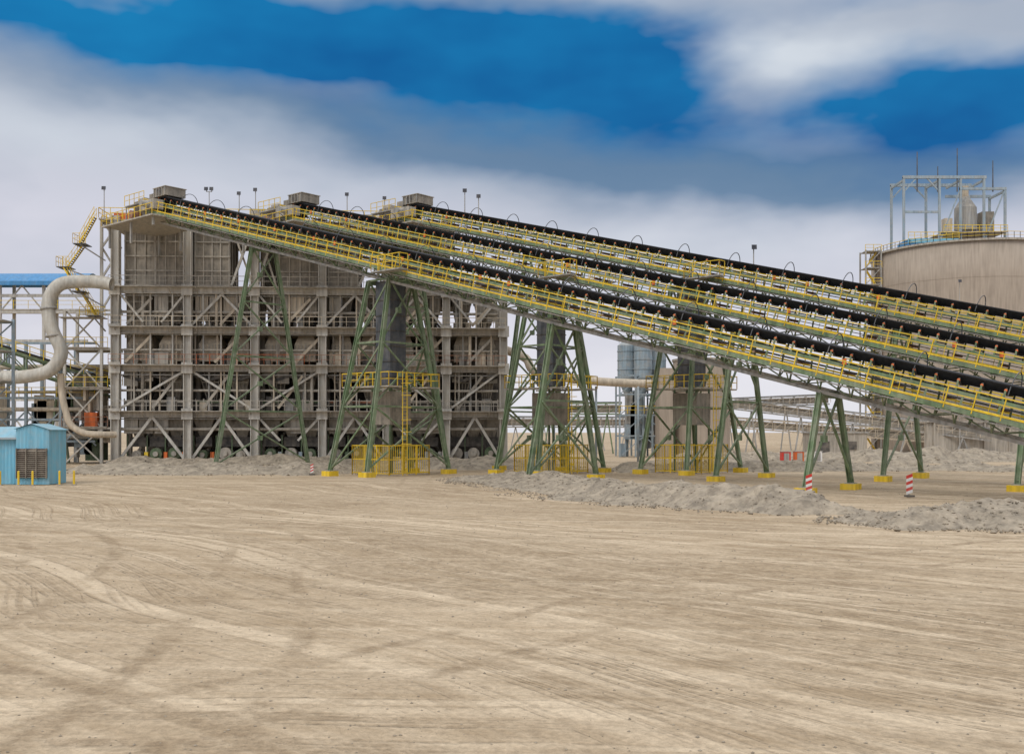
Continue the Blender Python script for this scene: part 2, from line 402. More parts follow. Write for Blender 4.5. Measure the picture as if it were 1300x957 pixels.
for i in range(6):
    xa,xb=cols[i]+.7,cols[i+1]-.7; w=(xb-xa)/2-.25
    for k in range(2):
        x0=xa+k*(w+.5)
        for y0 in (1.1,8.0):
            hopper(x0,x0+w,y0,y0+5,16.1,19.7,.45)
            if i>=5: ribbed(x0,x0+w,y0,y0+5,19.7,21.2)
            b.box(x0+.2,x0+w-.2,y0+.1,y0+4.4,11.7,13.6,'hood_beige' if y0<2 else 'bin_plate')
            b.add([(x0+.2,y0+.1,13.6),(x0+w-.2,y0+.1,13.6),(x0+w-.2,y0+4.4,13.6),(x0+.2,y0+4.4,13.6),(x0+.6,y0+1.0,14.8),(x0+w-.6,y0+1.0,14.8),(x0+w-.6,y0+3.4,14.8),(x0+.6,y0+3.4,14.8)],MB.BF,'hood_beige' if y0<2 else 'bin_plate')
            n=7
            for j in range(n): 
                xx=x0+.3+(w-.6)*j/(n-1); b.box(xx-.05,xx+.05,y0-.02,y0+.098,11.8,13.6,'dusty_steel')
            b.box(x0+.1,x0+w-.1,y0-.06,y0-.025,12.6,12.75,'dusty_steel')
            hopper(x0+.2,x0+w-.2,y0+.3,y0+4.5,7.2,10.4,.4,'bin_plate' if k else 'machine_and_shade_dark')
            b.tube(((x0+x0+w)/2,y0+2.4,14.8),((x0+x0+w)/2,y0+2.4,16.2),.5,'dusty_steel',12)
b.obj('bins_and_hoppers',BE)
b=MB()
for z,rad in ((8.3,.35),(12.9,.3),(17.2,.4),(3.9,.45)):
    b.tube((.6,.5,z),(44,.5,z),rad*.4,'dusty_steel',10)
for i in range(6):
    xa,xb=cols[i]+.6,cols[i+1]-.6
    b.box(xa,xb,1.2,3.2,6.5,6.9,'machine_and_shade_dark')
    b.box(xa,xb,1.05,1.18,6.9,7.15,random.choice(['green_dark','rust_red','dusty_steel']))
    for k in range(8):
        x=xa+(xb-xa)*k/7; b.beam((x,1.1,6.0),(x,1.1,7.4),.12,.12,'dusty_steel')
    for k in range(4):
        x=xa+(xb-xa)*k/4; b.beam((x,.9,10.0-.5*(k%2)),(x+(xb-xa)/4,.9,9.5+.5*(k%2)),.6,.35,'machine_and_shade_dark')
    for k in range(3):
        x=xa+(xb-xa)*(k+.5)/3+random.uniform(-.3,.3); r0=random.uniform(.5,.75)
        b.tube((x,.9,r0+.4),(x,2.4,r0+.4),r0,random.choice(['green_dark','machine_and_shade_dark','dusty_steel']),20); b.tube((x,.6,r0+.4),(x,.9,r0+.4),.3,'dusty_steel',12)
        b.box(x-.9,x+.9,1.6,4.2,1.9,3.0,'machine_and_shade_dark')
        b.beam((x-1,1.0,0),(x-1,1.0,3.2),.14,.14,'green_dark')
        b.add([(x-.5,2,3.0),(x+.5,2,3.0),(x+.5,3,3.0),(x-.5,3,3.0),(x-1.2,1.4,5.2),(x+1.2,1.4,5.2),(x+1.2,3.6,5.2),(x-1.2,3.6,5.2)],MB.BF,'bin_plate')
        if random.random()<.6: b.box(x+.9,x+1.3,.8,1.5,.3,1.3,random.choice(['yellow_paint','orange','grey_steel','green_dark','blue_grey']))
    for z0,z1 in ((6,10.4),(11.2,14.8),(15.5,19.2)):
        for k in range(4):
            x=random.uniform(xa,xb-1); y=random.uniform(.8,1.3); w=random.uniform(.3,1.1); hh=random.uniform(.5,1.7)
            b.box(x,x+w,y,y+.7,z0+.02,z0+hh,random.choice(['hood_beige','dusty_steel','bin_plate','machine_and_shade_dark','grey_steel']))
        for k in range(3):
            x=random.uniform(xa,xb); y=random.uniform(.4,.55)
            b.tube((x,y,z0),(x,y,z1),random.choice([.07,.1,.18]),random.choice(['dusty_steel','hood_beige','grey_steel','bin_plate']),8)
        x=random.uniform(xa,xb-2.5); b.beam((x,.35,z0+.3),(x+2.8,.35,z1-.4),.12,.3,random.choice(['dusty_steel','hood_beige']))
b.box(.3,44.8,13.6,13.8,0,10.6,'machine_and_shade_dark')  # dark sheets behind the machinery, added so the interior reads as deep shade
b.box(.3,44.8,7.0,7.1,6.0,10.6,'machine_and_shade_dark')
b.box(.3,44.8,7.2,7.3,11.4,15.0,'bin_plate')
b.box(.3,44.8,13.6,13.8,11.4,14.9,'bin_plate')
for z in (5.0,10.0,14.6,19.0):
    b.box(.5,44.5,.3,.5,z,z+.12,'grey_steel')
b.obj('machinery_and_shade_sheets',BE)
b=MB()
for z,m,xe in ((6,'dusty_steel',44.8),(11.2,'rust_red',44.8),(15.5,'hood_beige',44.8),(20,'dusty_steel',40)):
    b.box(.3,xe,-1.1,-.3,z-.12,z-.04,'dusty_steel')
    b.rail((.3,-1.1,z),(xe,-1.1,z),m,sp=1.4,mid=2,t=.06)
    x=.9
    while x<xe: b.beam((x,-1.1,z-.1),(x,-.2,z-.7),.08,.08,'dusty_steel'); x+=3
b.rail((-1,-.3,27.7),(39,-.3,27.7),sp=1.3,mid=2,t=.06); b.rail((-1,DEP,27.7),(39,DEP,27.7),sp=1.3,t=.05)
b.rail((-1,-.3,27.7),(-1,DEP,27.7),sp=1.3,mid=2,t=.06); b.rail((39,-.3,27.7),(39,DEP,27.7),sp=1.3,t=.05)
b.box(-1,.3,-.3,DEP,27.45,27.65,'dusty_steel')
b.rail((10,-1.2,11.2),(22,-1.2,11.2),'orange',sp=1.5,t=.03)
b.obj('railings',BE)
b=MB()
for x in (-5.2,-1.1):
    for y in (1,5):
        b.beam((x,y,0),(x,y,17.5 if x<-3 else 27.6),.3,.3,'column_paint')
for z in (4,8.5,13,17.4): 
    for y in (1,5): b.beam((-5.2,y,z),(0,y,z),.25,.25,'column_paint')
for z,z2 in ((0,4),(4,8.5),(8.5,13),(13,17.4)):
    b.beam((-5.2,1,z),(-1.1,1,z2),.16,.16,'column_paint'); b.beam((-1.1,1.2,z),(-5.2,1.2,z2),.16,.16,'column_paint')
for z,z2 in ((17.4,21),(21,24.5),(24.5,27.6)):
    b.beam((-1.1,1,z),(1,1,z2),.2,.2,'column_paint'); b.beam((1,1.3,z),(-1.1,1.3,z2),.2,.2,'column_paint')
st=[((-1.2,27.6),(-2.8,24.6)),((-2.8,24.6),(-4.6,22.0)),((-4.6,22.0),(-3.0,19.3)),((-3.0,19.3),(-1.4,16.6))]
for j,((xa,za),(xb,zb)) in enumerate(st):
    y=-.8 if j%2==0 else .3
    for dy in (-.4,.4):
        b.beam((xa,y+dy,za),(xb,y+dy,zb),.05,.14,'yellow_paint')
        for hh in (.55,1.1): b.beam((xa,y+dy,za+hh),(xb,y+dy,zb+hh),.04,.04,'yellow_paint')
        for k in range(4):
            f=k/3; px=xa+(xb-xa)*f; pz=za+(zb-za)*f; b.beam((px,y+dy,pz),(px,y+dy,pz+1.1),.04,.04,'yellow_paint')
    n=12
    for k in range(n):
        f=(k+.5)/n; px=xa+(xb-xa)*f; pz=za+(zb-za)*f; b.box(px-.12,px+.12,y-.38,y+.38,pz,pz+.03,'takeup_grey')
    b.box(xb-.7,xb+.7,-1.3,.8,zb-.08,zb,'takeup_grey')
    b.rail((xb-.7,-1.3,zb),(xb+.7,-1.3,zb),sp=.7,t=.04); b.rail((xb-.7,-1.3,zb),(xb-.7,.8,zb),sp=.8,t=.04)
    b.beam((xb,-1.0,zb-.1),(-.6,.8,zb-1.6),.12,.12,'grey_steel')
b.box(-5.4,-.5,-.5,1.2,16.4,16.5,'dusty_steel'); b.rail((-3.0,-.6,16.5),(-.2,-.6,16.5),sp=.9)
for z in (4,8.5,13): 
    b.box(-5.4,-.4,.6,5.4,z+.1,z+.2,'dusty_steel'); b.rail((-5.4,.6,z+.2),(-.3,.6,z+.2),'rust_red' if z<6 else 'yellow_paint',sp=1.2)
b.box(-3,-1.6,.9,2.2,4.2,5.8,'orange')
for k in range(9):
    z=random.uniform(0,9); b.box(-4.8+k*.5,-4.5+k*.5,1.4,2.4,z,z+random.uniform(1,4),random.choice(['dusty_steel','hood_beige','machine_and_shade_dark','grey_steel']))
b.obj('stair_tower',BE)
b=MB()
for x in (3.5,6.0,15.5,19,28,31):
    b.box(x,x+1.8,1.0,2.8,27.6,28.6+random.uniform(0,.6),random.choice(['bin_plate','dusty_steel']))
b.box(.5,2.2,.2,2.5,27.6,28.3,'orange')
b.obj('roof_equipment',BE)

def floodlight(x,y,z,h,heads=1):
    E=empty('floodlight_pole',(x,y,z)); b=MB()
    b.box(-.16,.16,-.16,.16,0,.05,'grey_steel')
    b.tube((0,0,0.05),(0,0,h),.06,'grey_steel',8,.045)
    if heads>1: b.beam((-.3,0,h),(.3,0,h),.06,.06,'grey_steel')
    for k in range(heads):
        sx=(k-.5*(heads-1))*.6 if heads>1 else 0
        vs=[]
        for yy,zz,w in ((0.1,.36,.14),(-.25,.30,.22)):
            vs+=[(sx-w,yy,h+zz-.2),(sx+w,yy,h+zz-.2),(sx+w,yy+.05,h+zz+.2),(sx-w,yy+.05,h+zz+.2)]
        b.add(vs,[(0,1,2,3),(7,6,5,4),(0,4,5,1),(1,5,6,2),(2,6,7,3),(3,7,4,0)],'glass_lamp')
        b.beam((sx,0,h),(sx,0,h+.25),.08,.08,'grey_steel')
    b.obj('pole_and_lamp',E)
for x,y,z,h,k in ((-46.2,116,27.65,3.2,1),(-34.6,117,27.6,3.4,2),(-31.3,117.5,27.6,3.0,1),(-29.3,117,27.6,3.3,1),(-19.0,118,27.6,3.0,1),(-14.8,119,27.6,2.8,1),(-5.0,108.5,26.2,2.6,1),(-3.5,107.2,25.7,2.2,1)):
    floodlight(x,y,z,h,k)
floodlight(20.6,87.3,12.7,6.3,1)
floodlight(66,151,0,25.5,1)

# ---------------------------------------------------------------- process pipes left
b=MB()
b.pipe([(-44,112.6,19.8),(-46.3,112.6,20.1),(-49.4,112,19.7),(-50.7,112,17.6),(-50.3,112,14.8),(-49.3,112,12.3),(-50.6,112,10.3),(-53.6,112,9.6),(-58,112,9.6),(-80,112,9.6)],.72,'pipe_paint',18,6)
for p in ((-50.72,112,17.2),(-50.15,112,14.2)): b.tube(p,(p[0]+.03,p[1],p[2]-.25),.86,'grey_steel',18)
b.tube((-56,112,9.6),(-55.8,112,9.6),.86,'grey_steel',18)
for x in (-56.5,-66,-76): b.beam((x,112,0),(x,112,8.9),.3,.3,'column_paint')
b.obj('dust_extraction_pipe',None,True)
b=MB()
b.pipe([(-49.8,113,10.0),(-49.7,113,8.0),(-49.2,112.8,6.0),(-48.6,112.8,4.4),(-47.2,112.8,3.5),(-45.4,113.2,3.3),(-44.2,114.2,3.3)],.36,'hood_beige',14,6)
b.obj('process_pipe',None,True)
b=MB()
b.pipe([(-0.8,120,13.2),(1.6,120,12.2),(3.0,119.5,10.5),(9.5,121,9.6),(17,124,9.4)],.5,'hood_beige',14,6)
for x in (5.,10.,15.): b.beam((x,121.8,0),(x,121.8,9),.25,.25,'blue_grey')
b.obj('process_pipe',None,True)

E=empty('covered_conveyor_gallery',(0,0,0)); b=MB()
y0=140
for x in range(-130,-58,6):
    for y in (y0,y0+4):
        b.beam((x,y,0),(x,y,24.2),.35,.35,'column_paint')
    b.beam((x,y0,0),(x+6,y0,8),.18,.18,'column_paint'); b.beam((x+6,y0+.3,0),(x,y0+.3,8),.18,.18,'column_paint')
    b.beam((x,y0,20),(x+3,y0,23.6),.16,.16,'column_paint'); b.beam((x+6,y0,20),(x+3,y0,23.6),.16,.16,'column_paint')
for z in (8,16,20,22.2): b.beam((-130,y0,z),(-58,y0,z),.25,.4,'column_paint')
b.box(-130,-58,y0-.2,y0+4.2,20.2,20.35,'dusty_steel'); b.rail((-130,y0-.3,20.4),(-58,y0-.3,20.4),sp=2)
b.obj('frame',E); b=MB()
n=16; prof=[(y0-1+6*i/n, 24.0+1.5*math.sin(math.pi*i/n)) for i in range(n+1)]
vs=[];fs=[]
for i,(y,z) in enumerate(prof): vs+=[(-130,y,z),(-58,y,z)]
for i in range(n): fs.append((2*i,2*i+1,2*i+3,2*i+2))
b.add(vs,fs,'blue_roof'); b.box(-130,-58,y0-1.05,y0-.95,23.5,24.05,'blue_roof'); b.obj('roof',E)

E=empty('access_stair_tower',(-48.3,90,0)); b=MB()
for x in (0,3.0):
    for y in (0,3): b.beam((x,y,0),(x,y,13.8),.22,.22,'blue_grey')
for k in range(5):
    z=k*2.7
    for y in (0,3):
        b.beam((0,y,z+2.7),(3,y,z+2.7),.16,.16,'blue_grey'); b.beam((0,y,z),(3,y,z+2.7),.1,.1,'blue_grey')
    xa,xb=(0.3,2.7) if k%2 else (2.7,.3)
    for dy in (-.1,.8): 
        b.beam((xa,dy,z),(xb,dy,z+2.7),.06,.25,'blue_grey'); b.beam((xa,dy,z+1.1),(xb,dy,z+3.8),.05,.05,'yellow_paint')
    for j in range(10): 
        f=j/10; b.box(xa+(xb-xa)*f-.12,xa+(xb-xa)*f+.12,-.08,.78,z+2.7*f,z+2.7*f+.04,'grey_steel')
    b.box(0,3,1.0,3,z+2.72,z+2.8,'grey_steel')
b.obj('stair_frame',E)

E=empty('feed_conveyor',(0,0,0)); b=MB()
A=Vector((-75,106,19)); C=Vector((-47,122,9.0))
for o in (Vector((0,0,0)),Vector((1.2,-2,0))):
    b.beam(A+o,C+o,.2,.25,'green_steel'); b.beam(A+o-Vector((0,0,1.6)),C+o-Vector((0,0,1.6)),.2,.25,'green_steel')
    for k in range(16):
        p=(A+o).lerp(C+o,k/16); q=(A+o).lerp(C+o,(k+1)/16); b.beam(p,q-Vector((0,0,1.6)),.12,.12,'green_steel'); b.beam(p,p-Vector((0,0,1.6)),.12,.12,'green_steel')
b.beam(A+Vector((.6,-1,.4)),C+Vector((.6,-1,.4)),1.5,.15,'belt_rubber')
b.rail(A+Vector((1.6,-2.6,0)),C+Vector((1.6,-2.6,0)),sp=1.5,t=.07)
for f in (.3,.55,.8):
    p=A.lerp(C,f)-Vector((0,0,1.6))
    for dx in (-1.2,1.2): b.beam(p,(p.x+dx,p.y,0),.22,.22,'green_steel')
b.obj('gallery',E)
E=empty('pipe_rack',(0,0,0)); b=MB()
for x in (-64,-60,-56,-52):
    b.beam((x,118,0),(x,118,14),.3,.3,'blue_grey'); b.beam((x,122,0),(x,122,14),.3,.3,'blue_grey')
    b.beam((x,118,2),(x+4,118,6),.15,.15,'blue_grey'); b.beam((x+4,118.2,2),(x,118.2,6),.15,.15,'blue_grey')
for z in (2.5,5,7.5,10.5,13.8): b.beam((-64,118,z),(-48,118,z),.2,.25,'blue_grey')
for z,r_,m in ((6.2,.25,'hood_beige'),(3.1,.35,'pipe_paint'),(8.2,.2,'dusty_steel'),(11.1,.3,'hood_beige')): b.tube((-70,118.7,z),(-46,118.7,z),r_,m,10)
for k in range(22):
    x=random.uniform(-63,-47); z=random.uniform(0,6); b.box(x,x+random.uniform(.6,2),119,121,z,z+random.uniform(1.5,6),random.choice(['dusty_steel','hood_beige','machine_and_shade_dark','blue_grey','green_dark']))
b.rail((-64,117.8,7.6),(-48,117.8,7.6),sp=1.5,t=.06)
b.obj('rack_frame',E)

# ---------------------------------------------------------------- blue shed
E=empty('blue_utility_shed',(-34.0,70.5,0)); b=MB()
def corr(x0,x1,y,z0,zt,m='blue_cladding',p=.25):
    n=int((x1-x0)/(p/2)); vs=[];fs=[]
    for i in range(n+1):
        x=x0+(x1-x0)*i/n; yy=y-(.035 if i%2 else 0)
        vs+=[(x,yy,z0),(x,yy,zt(x))]
    for i in range(n): fs.append((2*i,2*i+2,2*i+3,2*i+1))
    b.add(vs,fs,m)
corr(-16,-.02,0,0,lambda x:3.2)
vs=[(-16,-.3,3.17),(.15,-.3,3.17),(.15,1.2,3.95),(-16,1.2,3.95),(.15,2.5,3.2),(-16,2.5,3.2)]
b.add(vs,[(0,1,2,3),(3,2,4,5)],'blue_cladding')
b.add([(0,0,0),(0,2.3,0),(0,2.3,3.2),(0,1.2,3.9),(0,0,3.2)],[(0,1,2,3,4)],'blue_cladding')
b.box(-16,.15,-.36,-.3,3.07,3.2,'blue_grey')
b.add([(-16,2.3,0),(0,2.3,0),(0,2.3,3.2),(-16,2.3,3.2)],[(0,1,2,3)],'blue_cladding')
b.obj('long_side',E); b=MB()
tp=lambda x: 4.1-abs(x-1.1)*.28
corr(0.02,2.3,-.35,0,tp)
b.add([(.02,-.33,0),(.02,0,0),(.02,0,3.8),(.02,-.33,3.8)],[(0,1,2,3)],'blue_cladding')
b.add([(2.3,-.35,0),(2.3,2.3,0),(2.3,2.3,3.76),(2.3,-.35,3.76)],[(0,1,2,3)],'blue_cladding')
b.add([(0.02,2.3,0),(2.3,2.3,0),(2.3,2.3,3.76),(1.1,2.3,4.1),(.02,2.3,3.8)],[(0,1,2,3,4)],'blue_cladding')
b.add([(-.1,-.5,3.78),(1.1,-.5,4.16),(1.1,2.4,4.16),(-.1,2.4,3.78),(2.45,-.5,3.74),(2.45,2.4,3.74)],[(0,1,2,3),(1,4,5,2)],'blue_cladding')
b.box(.12,2.2,-.46,-.40,.45,2.45,'louvre_brown')
for k in range(14): 
    z=.55+k*.135; b.add([(.15,-.46,z),(2.17,-.46,z),(2.17,-.56,z-.05),(.15,-.56,z-.05)],[(0,1,2,3)],'louvre_brown')
for x in (.13,.8,1.5,2.18): b.box(x-.02,x+.02,-.6,-.46,.42,2.48,'bin_plate')
b.obj('louvred_end',E)
for x,y in ((-34.6,69.2),(-33.4,69.3),(-32.4,69.2),(-30.8,69.7),(-29.9,69.9),(-35.6,69.2)):
    b=MB(); 
    b.tube((0,0,0),(0,0,.92),.07,'yellow_paint',12); b.tube((0,0,.92),(0,0,.97),.07,'yellow_paint',12,.03); b.box(-.15,.15,-.15,.15,-.02,.03,'concrete')
    o=b.obj('safety_bollard'); o.location=(x,y,0)

# ---------------------------------------------------------------- big silo
E=empty('concrete_silo',(84,190,0)); b=MB()
Rr=16.4; H=36.3; n=96
vs=[];fs=[]
zs=[0,5,10,15,20,25,30,H]
for z in zs:
    for i in range(n):
        t=2*math.pi*i/n; vs.append((Rr*math.cos(t),Rr*math.sin(t),z))
for k in range(len(zs)-1):
    for i in range(n): fs.append((k*n+i,k*n+(i+1)%n,(k+1)*n+(i+1)%n,(k+1)*n+i))
fs.append(tuple(range((len(zs)-1)*n,len(zs)*n)))
b.add(vs,fs,'silo_concrete'); b.obj('silo_wall',E,True).data.polygons[-1].use_smooth=False
b=MB()
for i in range(n):
    a=2*math.pi*i/n;c=2*math.pi*(i+1)/n
    p=Vector(((Rr+.15)*math.cos(a),(Rr+.15)*math.sin(a),H)); q=Vector(((Rr+.15)*math.cos(c),(Rr+.15)*math.sin(c),H))
    b.beam(p,q,.5,.35,'concrete')
    b.rail(p+Vector((0,0,.15)),q+Vector((0,0,.15)),sp=1.2,mid=2,t=.07)
for z in (6,12,18,24,30):
    for i in range(n):
        a=2*math.pi*i/n;c=2*math.pi*(i+1)/n; r_=Rr+.01
        b.beam((r_*math.cos(a),r_*math.sin(a),z),(r_*math.cos(c),r_*math.sin(c),z),.05,.07,'silo_concrete')
b.obj('rim_railing',E)
b=MB()
hx=[-13.6,-7.2,-3.4,0.8,4.6]
for x in hx:
    for y in (-6,0):
        if y==0 and x in (-3.4,.8): continue
        b.beam((x,y,H),(x,y,H+10.0 if x<4 else H+8.6),.4,.32,'blue_grey')
for y in (-6,0):
    b.beam((-13.8,y,H+10),(1.2,y,H+10),.4,.4,'blue_grey'); b.beam((-3.6,y,H+8.4),(4.8,y,H+8.4),.4,.35,'blue_grey')
    b.beam((-13.6,y,H+8),(-11.2,y,H+10),.2,.2,'blue_grey'); b.beam((-7.2,y,H+8),(-9.6,y,H+10),.2,.2,'blue_grey')
b.beam((-13.6,-6,H+5.2),(-7.2,-6,H+5.2),.25,.3,'blue_grey')
b.beam((.8,-6,H+1),(4.6,-6,H+8.4),.2,.2,'blue_grey'); b.beam((-7.2,-6,H+1),(-3.4,-6,H+8.4),.2,.2,'blue_grey')
for x in hx: b.beam((x,-6,H+9.6 if x<4 else H+8.1),(x,0,H+9.6 if x<4 else H+8.1),.3,.3,'blue_grey')
b.box(-6.8,4.6,-7,1,H+2.3,H+2.4,'dusty_steel'); b.rail((-6.8,-7,H+2.4),(4.6,-7,H+2.4),sp=1.2,mid=2,t=.07,h=.85)
b.tube((-1.2,-3,H+3),(-1.2,-3,H+6.2),2.0,'grey_steel',24,1.9); b.tube((-1.2,-3,H+6.2),(-1.2,-3,H+7.8),1.9,'grey_steel',24,.6)
b.tube((-1.2,-3,H+7.8),(-1.2,-3,H+9.3),.55,'hood_beige',16)
b.box(1.4,3.6,-4,-2,H+2.4,H+5.6,'bin_plate'); b.box(-5.6,-4.2,-4.5,-3,H+2.4,H+4.6,'hood_beige')
b.box(-14,-5,-9,-4,H+.2,H+1.0,'blue_roof'); b.box(-14,-5,-9.1,-9.02,H+.5,H+1.1,'blue_cladding')
b.rail((-14,-9.1,H+1.1),(-5,-9.1,H+1.1),sp=1.2,t=.07,h=.85)
for x,h in ((-11.2,13.5),(-7.5,11.5),(-4.0,14),(2.4,12.3)): b.tube((x,-6,H+8),(x,-6,H+h),.14,'takeup_grey',6,.08)
b.v=[(x,y,H+(z-H)*1.3) for x,y,z in b.v]
b.obj('headframe',E)
b=MB()
for x in (-19.4,-16.6):
    for y in (-3,0): b.beam((x,y,0),(x,y,H+.5),.25,.25,'grey_steel')
for k in range(12):
    z=k*3.05
    b.beam((-19.4,-3,z),(-16.6,-3,z+3.05),.12,.12,'grey_steel'); b.beam((-19.4,-3,z+3.05),(-16.6,-3,z+3.05),.15,.15,'grey_steel')
    b.box(-19.4,-16.6,-3,0,z+3.0,z+3.1,'grey_steel'); b.rail((-19.5,-3.1,z+3.1),(-16.5,-3.1,z+3.1),sp=1.4,t=.08)
    xa,xb=(-19,-17) if k%2 else (-17,-19); b.beam((xa,-1.5,z),(xb,-1.5,z+3.05),.9,.1,'yellow_paint')
b.obj('stair_tower',E)

E=empty('steel_silo',(19,150,0)); b=MB()
for dx,dy in ((-2.2,0),(0,-1.5),(2.2,0),(0,2)):
    b.tube((dx,dy,11.4),(dx,dy,16.2),1.35,'blue_grey',24); b.tube((dx,dy,16.2),(dx,dy,16.9),1.35,'blue_grey',24,.5)
    b.tube((dx,dy,11.4),(dx,dy,8.9),1.35,'blue_grey',24,.3); b.tube((dx,dy,0),(dx,dy,9),.28,'blue_grey',10)
    for z in (12.6,14,15.3): b.tube((dx,dy,z),(dx,dy,z+.12),1.42,'blue_grey',24)
for x in (-3.5,-1.2,1.2,3.5):
    for y in (-2.6,2.6): b.beam((x,y,0),(x,y,11.8),.25,.25,'blue_grey')
for z in (3,6,9,11.7):
    for y in (-2.6,2.6): b.beam((-3.5,y,z),(3.5,y,z),.22,.22,'blue_grey')
for k in range(4):
    z=k*3; b.beam((-3.5,-2.6,z),(0,-2.6,z+3),.13,.13,'blue_grey'); b.beam((3.5,-2.6,z),(0,-2.6,z+3),.13,.13,'blue_grey')
b.rail((-3.6,-2.8,16.3),(3.6,-2.8,16.3),'blue_grey',sp=1.2,t=.06); b.rail((-3.6,-2.8,6.2),(3.6,-2.8,6.2),sp=1.2,t=.07)
for k in range(16):
    x=random.uniform(-3.4,2.6); z=random.uniform(0,5); b.box(x,x+random.uniform(.4,1.4),-2,0,z,z+random.uniform(1.5,5),random.choice(['blue_grey','grey_steel','blue_grey','takeup_grey']))
b.obj('silos_and_frame',E)
E=empty('transfer_tower',(27,146,0)); b=MB()
b.tube((0,0,0),(0,0,13.6),4.0,'silo_concrete',48); b.tube((0,0,13.6),(0,0,13.9),4.15,'concrete',48)
b.box(-6.4,-4.3,-3,3,0,12.5,'silo_concrete')
b.rail((-4,-4,13.9),(4,-4,13.9),sp=1.2,t=.06)
b.obj('tower_body',E)

def bgconv(A,C,m='grey_steel',legs=6):
    E=empty('distant_conveyor',(0,0,0)); b=MB(); A=Vector(A);C=Vector(C)
    for dz in (0,1.8): b.beam(A+Vector((0,0,dz)),C+Vector((0,0,dz)),.3,.25,m)
    b.beam(A+Vector((0,.8,1.9)),C+Vector((0,.8,1.9)),1.6,.3,'takeup_grey')
    b.beam(A+Vector((0,.8,.9)),C+Vector((0,.8,.9)),.2,1.3,'dusty_steel')
    n=int((C-A).length/2.2)
    for k in range(n):
        p=A.lerp(C,k/n);q=A.lerp(C,(k+1)/n); b.beam(p,q+Vector((0,0,1.8)),.12,.12,m); b.beam(p,p+Vector((0,0,1.8)),.12,.12,m)
    b.rail(A+Vector((0,-.8,.3)),C+Vector((0,-.8,.3)),'hood_beige',sp=2,t=.07)
    for k in range(legs):
        p=A.lerp(C,(k+.5)/legs)
        for d in (-1,1): b.beam(p,(p.x+d*1.0,p.y,0),.22,.22,m)
    b.obj('gallery',E)
bgconv((30,182,8.8),(75,160,2.2)); bgconv((28,200,7.6),(62,200,9.0),'grey_steel'); bgconv((4,172,6.5),(18,168,6.5),'green_steel',3)
bgconv((34,196,5.0),(80,172,1.2),'hood_beige')
bgconv((-2,190,4.5),(30,200,4.5),'grey_steel')

b=MB(); b.box(66,130,163,164,-.2,5.0,'concrete')
for k in range(16): b.box(67+k*4,67.3+k*4,162.7,162.998,-.2,5.1,'concrete')
b.box(65.8,130.2,162.6,164.1,5.1,5.3,'concrete'); b.obj('concrete_wall')
b=MB(); b.box(-4,4,0,5,0,3.4,'concrete'); b.box(-4.2,4.2,-.2,5.2,3.4,3.6,'grey_steel'); b.box(-3,-1.5,-.08,-.003,0,2.2,'machine_and_shade_dark'); b.box(1,2.5,-.08,-.003,1,2.2,'machine_and_shade_dark')
o=b.obj('site_office'); o.location=(48,150,0)
for (x,y,c) in ((31.5,118,'red_paint'),(33.3,119,'orange'),(36,121,'white_paint')):
    E=empty('portable_cabin',(x,y,0)); b=MB(); b.box(-.5,.5,-.5,.5,.1,1.3,c); b.box(-.55,.55,-.55,.55,1.3,1.38,'grey_steel'); b.box(-.3,.3,-.54,-.503,.2,1.15,'grey_steel'); b.box(-.4,-.25,-.4,.4,0,.1,'machine_and_shade_dark'); b.box(.25,.4,-.4,.4,0,.1,'machine_and_shade_dark'); b.obj('cabin_body',E)

def hazard(x,y,s=1.0,rz=0):
    E=empty('hazard_marker_post',(x,y,0),rz); b=MB(); w=.17*s; n=6; h=1.0*s
    for i in range(n):
        z0=.1+h*i/n; z1=.1+h*(i+1)/n; c='red_paint' if i%2 else 'white_paint'; sk=.12
        vs=[(-w,-.03,z0),(w,-.03,z0+sk),(w,.03,z0+sk),(-w,.03,z0),(-w,-.03,z1),(w,-.03,z1+sk),(w,.03,z1+sk),(-w,.03,z1)]
        b.add(vs,MB.BF,c)
    b.box(-.03,.03,.032,.08,0,h+.1,'grey_steel'); b.box(-.22,.22,-.18,.18,-.02,.07,'machine_and_shade_dark'); b.obj('striped_panel',E)
hazard(16.9,58.3); hazard(22.2,57.2,1.05,.2); hazard(-16.9,86.5,.7)

